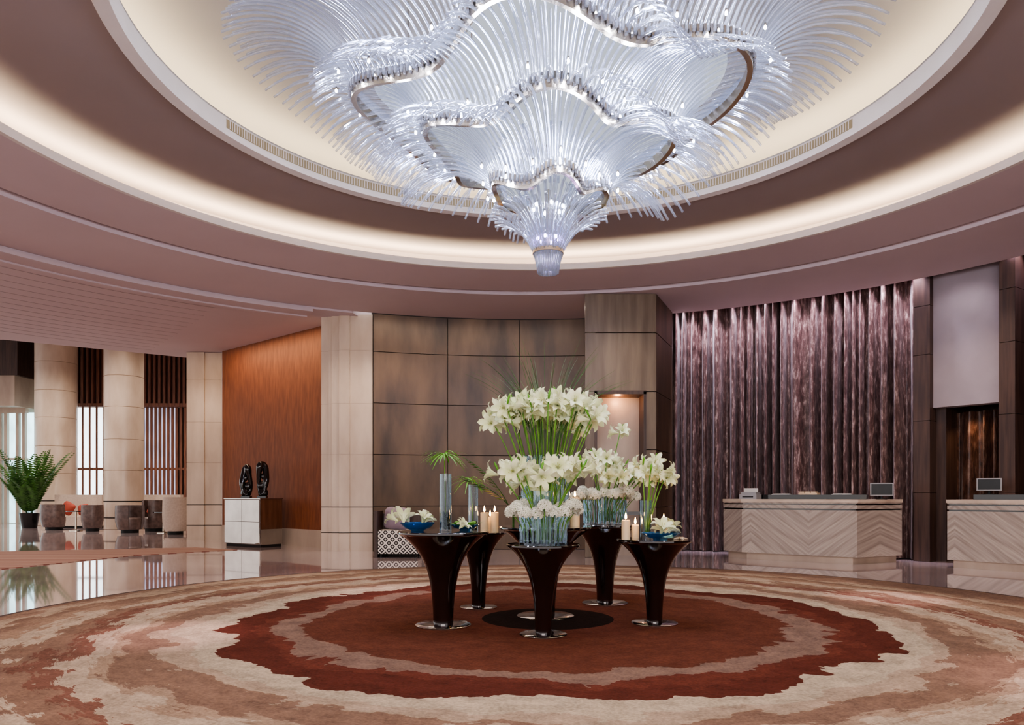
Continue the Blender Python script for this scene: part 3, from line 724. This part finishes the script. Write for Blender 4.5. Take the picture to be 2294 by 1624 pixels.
def tier(Rr,zr,n,L,e0,e1,amp,ph,zamp,k=5,rr=.0115,plate=.8):
    def rz(th): return ringshape(Rr,th,amp,ph,k), zr-ZB+zamp*math.cos(k*th+ph+.6)
    S=720; acc=[0]
    for i in range(S):
        a=2*math.pi*i/S; b_=2*math.pi*(i+1)/S; ra=rz(a)[0]; rb=rz(b_)[0]
        acc.append(acc[-1]+math.hypot(ra*math.cos(a)-rb*math.cos(b_),ra*math.sin(a)-rb*math.sin(b_)))
    def th_at(f):
        t=(f%1.0)*acc[-1]
        lo=max(0,bisect.bisect_right(acc,t)-1); lo=min(lo,S-1)
        return 2*math.pi*(lo+(t-acc[lo])/max(1e-9,acc[lo+1]-acc[lo]))/S
    for i in range(n):
        for lay in (0,1):
            th=th_at((i+.5*lay)/n); r0,z0=rz(th)
            dr=(rz(th+.01)[0]-rz(th-.01)[0])/.02/r0
            na=th-math.atan(dr)*.35
            LL=L*(.975 if lay else 1)*(1+.04*math.cos(k*th+ph)+.012*math.sin(i*1.7))
            ea=e0+(4 if lay else 0)+4*math.cos(k*th+ph); eb=e1+5*math.cos(k*th+ph+1)+(4 if lay else 0)
            p=Vector((r0*math.cos(th),r0*math.sin(th),z0-.07+lay*.03)); pts=[p.copy()]; p=p+Vector((0,0,.09)); pts.append(p.copy())
            m=9
            for q in range(m):
                t=(q+.5)/m; el=math.radians(ea+(eb-ea)*t); dl=LL/m
                p=p+Vector((math.cos(na)*math.cos(el),math.sin(na)*math.cos(el),math.sin(el)))*dl; pts.append(p.copy())
            stuff.tube(pts,rr,6)
    N_=120; b=MB(); vs=[]
    for i in range(N_):
        th=2*math.pi*i/N_; r0,z0=rz(th)
        for dr_,dz in ((-.015,-.10),(-.015,-.005),(-.06,-.005),(-.06,-.10)):
            vs.append(((r0+dr_)*math.cos(th),(r0+dr_)*math.sin(th),z0+dz-.005))
    b.add(vs,[(i*4+q,((i+1)%N_)*4+q,((i+1)%N_)*4+(q+1)%4,i*4+(q+1)%4) for i in range(N_) for q in range(4)])
    b.obj('chrome_band',M['chrome2'],True,parent=ch,auto=True)
    b=MB(); vs=[(0,0,zr-ZB-.0)]
    for i in range(N_):
        th=2*math.pi*i/N_; r0,z0=rz(th); vs.append(((r0*plate)*math.cos(th),(r0*plate)*math.sin(th),z0+.03))
    b.add(vs,[(0,1+i,1+(i+1)%N_) for i in range(N_)])
    o=b.obj('diffuser_plate',M['diff'],False,parent=ch); o['label']='frosted white diffuser plate'
    b=MB()
    for i in range(n):
        th=th_at(i/n); r0,z0=rz(th); b.tube([(r0*math.cos(th),r0*math.sin(th),z0-.05),(r0*math.cos(th),r0*math.sin(th),z0+.01)],.0145,5)
    o=b.obj('rod_clip_row',M['chrome'],False,parent=ch); o['kind']='stuff'
    return rz
t1=tier(.52,3.98,84,1.14,60,-52,.10,.4,.05)
t2=tier(1.04,4.40,135,1.08,60,-50,.11,1.3,.06,plate=.86)
t3=tier(1.60,4.74,180,1.22,62,-36,.11,2.4,.07,plate=.88)
for i in range(40):
    th=2*math.pi*i/40; r0=.26
    p=Vector((r0*math.cos(th),r0*math.sin(th),3.95-ZB)); pts=[p.copy()]
    for q in range(7):
        el=math.radians(86-10*q); p=p+Vector((math.cos(th)*math.cos(el),math.sin(th)*math.cos(el),math.sin(el)))*.075; pts.append(p.copy())
    stuff.tube(pts,.0115,6)
o=stuff.obj('crystal_rod_fringe',rmat,True,parent=ch); o['kind']='stuff'; o['label']='dense fringe of arching crystal rods'
b=MB(); b.lathe([(.145,.19),(.145,.225),(.135,.225),(.135,.19)],(0,0),40,closed=True)
b.obj('chrome_band',M['chrome2'],True,parent=ch,auto=True)
b=MB(); b.tube([(0,0,.15),(0,0,5.735-ZB)],.025,10)
b.obj('hanging_rod',M['chrome2'],True,parent=ch,auto=True)
b=MB(); b.lathe([(.001,2.50),(.35,2.50),(.35,2.535),(.001,2.535)],(0,0),40); b.obj('ceiling_rose',M['chrome2'],True,parent=ch,auto=True)
for i in range(6):
    a=i*math.pi/3; b=MB(); b.tube([(1.3*math.cos(a),1.3*math.sin(a),1.5),(1.3*math.cos(a),1.3*math.sin(a),2.535)],.006,5)
    b.obj('suspension_cable',M['chrome2'],True,parent=ch)
def bulb(p,mat,r=.011):
    b=MB(); b.ball((0,0,0),r,8,6,(1,1,1.5)); b.cur=1; b.lathe([(.001,r*1.3),(.010,r*1.3),(.010,r*3.2),(.001,r*3.2)],(0,0),10)
    b.obj('light_bulb',[mat,M['chrome2']],True,parent=ch,loc=p)
def plight(loc,e,col,r=.04,name='chandelier_lamp'):
    l=bpy.data.lights.new(name,'POINT'); l.energy=e; l.color=lin(col)[:3]; l.shadow_soft_size=r
    o=bpy.data.objects.new(name,l); o.location=loc; COL.objects.link(o); return o
for k,(rzf,nb,dr,dz,e) in enumerate(((t1,16,.10,.1,10),(t2,24,.12,.1,11),(t3,30,.14,.1,11))):
    for i in range(nb):
        th=2*math.pi*(i+.3)/nb; r0,z0=rzf(th); p=((r0+dr)*math.cos(th),(r0+dr)*math.sin(th),z0+dz*.3)
        bulb(p,M['bulb'])
        if i%2==0: plight((hx+p[0]*1.10,hy+p[1]*1.10,ZB+p[2]-.02),e,'#e4e9ff')
for i in range(6):
    a=i*math.pi/3+.2; bulb((.10*math.cos(a),.10*math.sin(a),.33),M['bulbp'],.012)
    bulb((.14*math.cos(a+.5),.14*math.sin(a+.5),.62),M['bulb'],.012)
plight((hx,hy,3.54),8,'#d3a8ff'); plight((hx,hy,3.84),9,'#e4e9ff')

# ------------------------------------------------------------ reception desks
def desk(poly,origin,rz,label,shelf):
    e=empty('reception_desk',(origin[0],origin[1],0),rz); thing(e,label,'desk')
    ca,sa=math.cos(-rz),math.sin(-rz)
    P_=[((p[0]-origin[0])*ca-(p[1]-origin[1])*sa,(p[0]-origin[0])*sa+(p[1]-origin[1])*ca) for p in poly]
    cx=sum(p[0] for p in P_)/len(P_); cy=sum(p[1] for p in P_)/len(P_)
    def sc(k):
        out=[]
        for p in P_:
            v=Vector((p[0]-cx,p[1]-cy)); L=v.length; v=v*((L+k)/L); out.append((cx+v.x,cy+v.y))
        return out
    b=MB(); b.prism(sc(-.09),0,.12); b.obj('plinth',M['stone2'],parent=e)
    b=MB(); b.prism(sc(0),.12,.90); b.obj('front_panel',M['chev'],parent=e)
    b=MB(); b.cur=0; b.prism(sc(-.025),.90,.925); b.prism(sc(-.025),.99,1.01); b.cur=1; b.prism(sc(.0),.925,.99); b.prism(sc(.0),1.01,1.03)
    b.obj('banded_edge',[M['black'],M['chev']],parent=e)
    b=MB(); b.prism(sc(.015),1.03,1.085); b.obj('countertop',M['stone'],parent=e)
    x0,x1,y0,y1=shelf
    b=MB(); b.box(x0,x1,y0,y1,1.085,1.165); b.obj('raised_shelf',M['black'],parent=e)
    return e
pl=[(3.98,14.2),(4.18,13.72),(5.72,12.5),(6.72,13.0),(6.45,13.75),(4.35,14.75)]
og=((4.18+5.72)/2,(13.72+12.5)/2); rz1=math.atan2(12.5-13.72,5.72-4.18)
d1=desk(pl,og,rz1,'reception desk clad in chevron travertine with black banding',(-.85,1.02,.45,.62))
pl2=[(6.98,12.1),(8.15,10.65),(8.7,10.95),(8.5,11.4),(7.45,12.45)]
og2=((6.98+8.15)/2,(12.1+10.65)/2); rz2=math.atan2(10.65-12.1,8.15-6.98)
d2=desk(pl2,og2,rz2,'second reception desk clad in chevron travertine',(-.65,.9,.28,.42))
def ondesk(e,lx,ly,z): 
    a=e.rotation_euler.z; return (e.location.x+lx*math.cos(a)-ly*math.sin(a),e.location.y+lx*math.sin(a)+ly*math.cos(a),z)
def monitor(loc,rz,w,h,label):
    e=empty('computer_monitor',loc,rz); thing(e,label,'monitor')
    b=MB(); b.box(-w/2,w/2,-.015,.015,.06,.06+h); b.obj('casing',M['plast'],parent=e)
    b=MB(); b.box(-w/2+.018,w/2-.018,-.018,-.0155,.078,.042+h); b.obj('screen',M['screen'],parent=e)
    b=MB(); b.lathe([(.001,0),(.09,0),(.09,.01),(.02,.015),(.015,.08),(.001,.08)],(0,.03),20); b.obj('stand',M['blackm'],True,parent=e,auto=True)
monitor(ondesk(d1,1.22,.62,1.085),rz1+.35,.36,.22,'grey framed dark monitor beside the black shelf')
monitor(ondesk(d2,-.45,.35,1.165),rz2+.3,.34,.2,'grey framed dark monitor on the second desk')
b=MB(); b.box(-.16,.16,-.13,.13,0,.09); b.prism([(-.14,-.10),(.14,-.10),(.14,.12),(-.14,.12)],.09,.13); b.cur=1; b.box(-.13,.13,.02,.04,.13,.2); b.cur=2; b.box(-.1,.1,-.134,-.13,.03,.05)
thing(b.obj('printer',[M['plast'],M['paper'],M['blackm']],loc=ondesk(d1,-.93,.28,1.086),rz=rz1),'compact grey printer with paper tray on the desk end','printer')
b=MB(); b.box(-.16,.16,-.1,.1,0,.03)
for i in range(3): b.box(-.15+i*.1,-.07+i*.1,-.08,.08,.03,.055)
thing(b.obj('amenity_tray',M['bowlwood'],loc=ondesk(d1,.05,.535,1.166),rz=rz1),'pale wooden tray on the black shelf','tray')
for lx in (-.45,.6):
    b=MB(); b.box(-.16,.16,-.07,.07,0,.012); b.box(-.13,.15,-.06,.06,.012,.02)
    thing(b.obj('paper_stack',M['paper'],loc=ondesk(d1,lx,.535,1.166),rz=rz1+.1),'stack of white registration papers','paper','paper stacks on the desk')

# ------------------------------------------------------------ console with sculptures
L_=(-6.59,17.3); C_=(-5.54,16.6); v1=Vector((C_[0]-L_[0],C_[1]-L_[1])); ln=v1.length; rzc=math.atan2(v1.y,v1.x)
e=empty('console_cabinet',((L_[0]+C_[0])/2,(L_[1]+C_[1])/2,0),rzc); thing(e,'mirror fronted console cabinet by the rust wall','cabinet')
b=MB(); b.box(-ln/2+.02,ln/2-.02,.03,.58,0,.06); b.cur=1; b.box(-ln/2,ln/2,.01,.6,.06,1.07); b.obj('body',[M['dark'],M['cabside']],parent=e)
for i in range(2):
    for j in range(2):
        b=MB(); x0=-ln/2+.01+i*(ln-.02)/2; b.box(x0+.006,x0+(ln-.02)/2-.006,-.012,.008,.08+j*.49,.08+j*.49+.48); b.obj('mirror_panel',M['mirror'],parent=e)
b=MB(); b.box(ln/2+.001,ln/2+.012,.01,.6,.06,.40); b.obj('mirror_side_panel',M['mirror'],parent=e)
b=MB(); b.box(-ln/2-.01,ln/2+.015,-.02,.61,1.07,1.09); b.obj('cabinet_top',M['mirror'],parent=e)
def sculpture(px,d,hh,mirror,label):
    e=empty('sculpture',(lat(px,d),d,1.0905)); thing(e,label,'sculpture','black glass sculptures')
    b=MB(); b.box(-.1,.1,-.08,.08,0,.05); b.obj('plinth',M['black'],parent=e)
    b=MB(); pts=[];rs=[]
    n=28
    for i in range(n+1):
        a=2*math.pi*i/n; pts.append((mirror*.085*math.sin(a)*(1+.3*math.cos(a)),.04*math.sin(2*a),.05+hh/2-hh*.44*math.cos(a)*1.0)); rs.append(.06+.018*math.sin(3*a+1)+.01*math.cos(5*a))
    b.tube(pts,rs,12,cap=False)
    for q,(zz_,r_) in enumerate(((.12,.1),(.3*hh+.05,.085),(hh*.62,.07),(hh*.9,.075))):
        b.ball((mirror*(.03 if q%2 else -.03),0,zz_),r_,14,8,(1,.7,1.1))
    b.obj('figure',M['black'],True,parent=e)
sculpture(552,17.15,.74,1,'glossy black abstract twisted sculpture'); sculpture(588,17.0,.80,-1,'taller glossy black abstract looped sculpture')

# ------------------------------------------------------------ patterned seat & cushion
def pillowmesh(hw,hd,hh,name,mat,loc,rot,label,cat,grp=None):
    b=MB(); b.ball((0,0,0),1.0,32,20)
    for i,v in enumerate(b.v):
        a=math.atan2(v[2],v[0]); rr=math.hypot(v[0],v[2])
        k=1/ (abs(math.cos(a))**5+abs(math.sin(a))**5)**(1/5)
        k=1+(k-1)*rr
        b.v[i]=(math.cos(a)*rr*k*hw, v[1]*hd*(1-.35*rr**4), math.sin(a)*rr*k*hh)
    o=b.obj(name,mat,True,loc); o.rotation_euler=rot; thing(o,label,cat,grp)
e=empty('bench_seat',(lat(895,14.2),14.3,0),.0); thing(e,'low bench in black and white trellis fabric','bench')
b=MB(); b.box(-.37,.37,-.3,.3,.07,.50); b.obj('upholstered_body',M['geo'],parent=e)
for sx in (-.32,.32):
    for sy in (-.26,.26):
        b=MB(); b.lathe([(.001,0),(.02,0),(.025,.07),(.001,.07)],(sx,sy),10); b.obj('foot',M['blackm'],parent=e)
b=MB(); b.box(-.44,-.38,-.3,.34,0,.86); b.box(-.44,.5,.31,.38,.0,.8); b.obj('timber_frame',M['post'],parent=e)
pillowmesh(.245,.11,.215,'throw_pillow',M['purple'],(lat(886,14.2),14.40,.715),(-.18,.08,0),'mauve velvet throw pillow on the patterned bench','pillow')
e=empty('side_console',(2.02,13.75,0)); thing(e,'dark lacquer side console in front of the niche','console table')
b=MB(); b.box(-.42,.42,-.16,.16,.80,.86); b.obj('tabletop',M['table'],parent=e)
for sx in (-.38,.38):
    b=MB(); b.box(sx-.03,sx+.03,-.14,.14,0,.80); b.obj('leg',M['table'],parent=e)

# ------------------------------------------------------------ lounge
def tubchair(px,d,rz,mat,label,r=.46,h=.78):
    e=empty('tub_chair',(lat(px,d),d,0),rz); thing(e,label,'chair','tub chairs in the lounge')
    b=MB(); a0=math.radians(50); a1=math.radians(310)
    b.lathe([(r*.82,.1),(r*.98,.35),(r,.6),(r*.97,h),(r*.80,h),(r*.80,.35),(r*.70,.1)],(0,0),32,a0,a1,closed=True)
    b.obj('backrest',mat,True,parent=e,auto=True)
    b=MB(); b.lathe([(.001,.1),(r*.72,.1),(r*.79,.32),(r*.79,.42),(r*.72,.46),(.001,.47)],(0,0),28); b.obj('seat',mat,True,parent=e,auto=True)
    b=MB(); b.lathe([(.001,0),(r*.6,0),(r*.6,.1),(.001,.1)],(0,0),24); b.obj('base',M['blackm'],True,parent=e,auto=True)
tubchair(122,25.3,-.9,M['fabb'],'taupe leather tub chair turned towards the side table',.42,.85)
tubchair(207,24.4,.9,M['fabb'],'taupe leather tub chair beside the stone column',.33,.85)
tubchair(291,23.4,-1.9,M['fabb'],'taupe leather tub chair with open seat facing its table',.42,.85)
tubchair(345,24.4,2.3,M['fabb'],'taupe leather tub chair holding a coral cushion',.44,1.0)
tubchair(393,22.4,.2,M['fabw'],'tall ivory upholstered tub chair by the column',.36,1.1)
def sofa(px,d,w,label):
    e=empty('sofa',(lat(px,d),d,0)); thing(e,label,'sofa')
    b=MB(); b.box(-w/2,w/2,-.4,.35,.08,.42); b.obj('seat',M['fabw'],parent=e)
    b=MB(); b.box(-w/2,w/2,.2,.45,.42,1.18); b.obj('backrest',M['fabw'],parent=e)
    for s_ in (-1,1):
        b=MB(); b.box(s_*w/2-.1,s_*w/2+.1,-.42,.45,.08,.72); b.obj('armrest',M['fabw'],parent=e)
    b=MB(); b.box(-w/2,w/2,-.35,.4,0,.08); b.obj('base',M['blackm'],parent=e)
    return e
sofa(168,26.9,1.7,'ivory upholstered sofa by the windows'); sofa(350,27.7,1.6,'ivory upholstered sofa behind the round column')
pillowmesh(.22,.09,.22,'cushion',M['red'],(lat(152,26.6),26.6,.70),(-.2,.5,0),'coral red cushion on the ivory sofa','cushion','coral cushions')
pillowmesh(.19,.09,.19,'cushion',M['red'],(lat(187,26.6),26.6,.66),(-.2,-.2,0),'coral red cushion at the end of the ivory sofa','cushion','coral cushions')
pillowmesh(.22,.09,.22,'cushion',M['red'],(lat(328,27.4),27.4,.70),(-.2,.2,0),'coral red cushion on the sofa by the column','cushion','coral cushions')
pillowmesh(.18,.08,.18,'cushion',M['red'],(lat(345,24.35),24.33,.66),(-.2,.6,0),'coral red cushion resting in the leather tub chair','cushion','coral cushions')
def sidetable(px,d):
    e=empty('side_table',(lat(px,d),d,0)); thing(e,'small round dark pedestal table between lounge seats','side table')
    b=MB(); b.lathe([(.001,.62),(.3,.62),(.3,.65),(.001,.65)],(0,0),28); b.obj('tabletop',M['table'],True,parent=e,auto=True)
    b=MB(); b.lathe([(.001,0),(.2,0),(.2,.02),(.03,.05),(.03,.62),(.001,.62)],(0,0),20); b.obj('pedestal',M['chrome2'],True,parent=e,auto=True)
sidetable(170,24.6); sidetable(366,23.2)
e=empty('potted_palm',(lat(66,26.9),26.9,0)); thing(e,'tall areca palm in a black pot by the entrance glazing','plant')
b=MB(); b.lathe([(.001,0),(.24,0),(.32,.5),(.33,.52),(.29,.52),(.28,.46),(.001,.46)],(0,0),28); b.obj('pot',M['pot'],True,parent=e,auto=True)
b=MB(); b.lathe([(.001,.47),(.28,.47)],(0,0),20); b.obj('soil',M['soil'],parent=e)
b=MB(); rnd=random.Random(2)
for i in range(40):
    a=i*2.39996; el=rnd.uniform(1.12,1.52); 
    frond(b,(.08*math.cos(a),.08*math.sin(a),.46),(math.cos(a)*math.cos(el),math.sin(a)*math.cos(el),math.sin(el)),rnd.uniform(1.6,3.2),.32,.26,22,.035)
b.obj('foliage',M['leaf'],parent=e)

# ------------------------------------------------------------ lights
def aim(o,t): o.rotation_euler=(Vector(t)-o.location).to_track_quat('-Z','Y').to_euler()
def spot(loc,t,e,col,size=60,blend=.6,r=.06,name='downlight'):
    l=bpy.data.lights.new(name,'SPOT'); l.energy=e; l.color=lin(col)[:3]; l.spot_size=math.radians(size); l.spot_blend=blend; l.shadow_soft_size=r
    o=bpy.data.objects.new(name,l); o.location=loc; COL.objects.link(o); aim(o,t); return o
def area(loc,t,sx,sy,e,col,name='area_lamp'):
    l=bpy.data.lights.new(name,'AREA'); l.shape='RECTANGLE'; l.size=sx; l.size_y=sy; l.energy=e; l.color=lin(col)[:3]
    o=bpy.data.objects.new(name,l); o.location=loc; COL.objects.link(o); aim(o,t); return o
for i in range(10):
    a=2*math.pi*(i+.5)/10; p=pt(a,8.1,4.88); spot(p,(p[0],p[1],0),200,'#ffe6d4',115,.9,.1)
for i in range(8):
    a=2*math.pi*i/8; p=pt(a,6.4,4.93); q=pt(a,4.6,0); spot(p,q,160,'#ffe4da',40,.8)
spot((-3.6,7.5,4.93),(-2.8,6.2,0),560,'#ffd2dc',18,.9); spot((5.6,9.2,4.93),(4.2,8.4,0),560,'#ffd2dc',18,.9)
spot((-1.4,12.4,4.93),(-1.4,8.9,0),500,'#ffd2dc',18,.9); spot((5.2,4.4,4.93),(3.6,4.6,0),460,'#ffd2dc',22,.9)
for tx,ty in ((0.3,7),(-.6,6.6),(1.2,6.8)):
    spot((tx+.6,ty-5.4,4.9),(tx,ty,1.3),110,'#fff6ea',22,.7)
for i in range(9):
    a=ang(1530,9.2)+(ang(2040,9.2)-ang(1530,9.2))*i/8; p=pt(a,9.10,5.25); q=pt(a,9.42,2.0); spot(p,q,165,'#efe0f8',80,.8,.04,'curtain_washer')
p=pt(ang(2290,9.2),9.10,5.25); spot(p,pt(ang(2290,9.2),9.42,2),150,'#efe0f8',80,.8,.04,'curtain_washer')
p=pt(ang(2160,9.0),8.7,4.88); spot(p,pt(ang(2160,9.4),9.4,3.7),26,'#f6e6ee',110,.9,.15,'panel_washer')
p=pt(ang(2185,9.6),9.7,2.60); spot(p,pt(ang(2185,9.95),9.95,1.2),18,'#ffd8b0',110,.9,.05,'opening_washer')
area((-.7,15.0,4.88),(-.7,15.0,0),4.0,.15,26,'#ffe8d0','wall_slot_lamp')
spot((-3.4,14.0,4.85),(-3.4,15.6,2.0),80,'#ffe6d2',80,.9,.2,'wall_washer')
mx_,my_=(pA[0]+pB[0])/2,(pA[1]+pB[1])/2
l_=area((mx_-.42,my_-.47,4.84),(mx_-.42,my_-.47,0),4.2,.15,48,'#ffddb4','wall_slot_lamp')
l_.rotation_euler=(0,0,math.atan2(pB[1]-pA[1],pB[0]-pA[0]))
spot((2.0,12.9,4.85),(2.0,14.0,2.5),60,'#ffeedd',80,.9,.2,'wall_washer')
plight((2.0,14.3,2.95),6,'#ffb882',.05,'niche_lamp')
spot((-8.0,18.0,4.82),(-8,19.5,2),70,'#ffeadb',80,.9,.1,'wall_washer')
for x_,y_ in ((-9,13),(-12,15),(-11,9),(-14,11)): spot((x_,y_,4.84),(x_,y_,0),240,'#ffe8d8',120,.9,.1)
for x_,y_ in ((-12,23),(-16,23),(-15,27),(-19,26),(-11,28)): spot((x_,y_,7.9),(x_,y_,0),800,'#ffeee0',120,.9,.15)
spot((4.6,11.6,4.88),(4.9,13.1,.6),130,'#ffeee2',60,.9); spot((6.9,9.6,4.88),(7.5,11.3,.6),110,'#ffeee2',60,.9)
for c_ in CL: plight(c_,1.1,'#ffb468',.02,'candle_glow')
w=bpy.data.worlds.new('world'); bpy.context.scene.world=w; w.use_nodes=True
bg=w.node_tree.nodes['Background']; bg.inputs[0].default_value=(1.0,.93,.91,1); bg.inputs[1].default_value=1.15
area((0,-4.5,3.0),(0,7,2.6),9,3,360,'#ffeee8','lobby_glazing_light')  # unseen area lamp added behind the camera as fill; no glazing stands there

# ------------------------------------------------------------ camera
cam=bpy.data.cameras.new('camera'); co=bpy.data.objects.new('camera',cam); COL.objects.link(co)
co.location=(0,0,H); co.rotation_euler=(math.pi/2,0,0)
cam.sensor_fit='HORIZONTAL'; cam.sensor_width=36; cam.lens=36*F/2294; cam.shift_y=(1110-812)/2294.0; cam.clip_end=200
bpy.context.scene.camera=co
sc=bpy.context.scene
sc.view_settings.view_transform='AgX'
sc.view_settings.look='AgX - Medium High Contrast'
sc.view_settings.exposure=.62
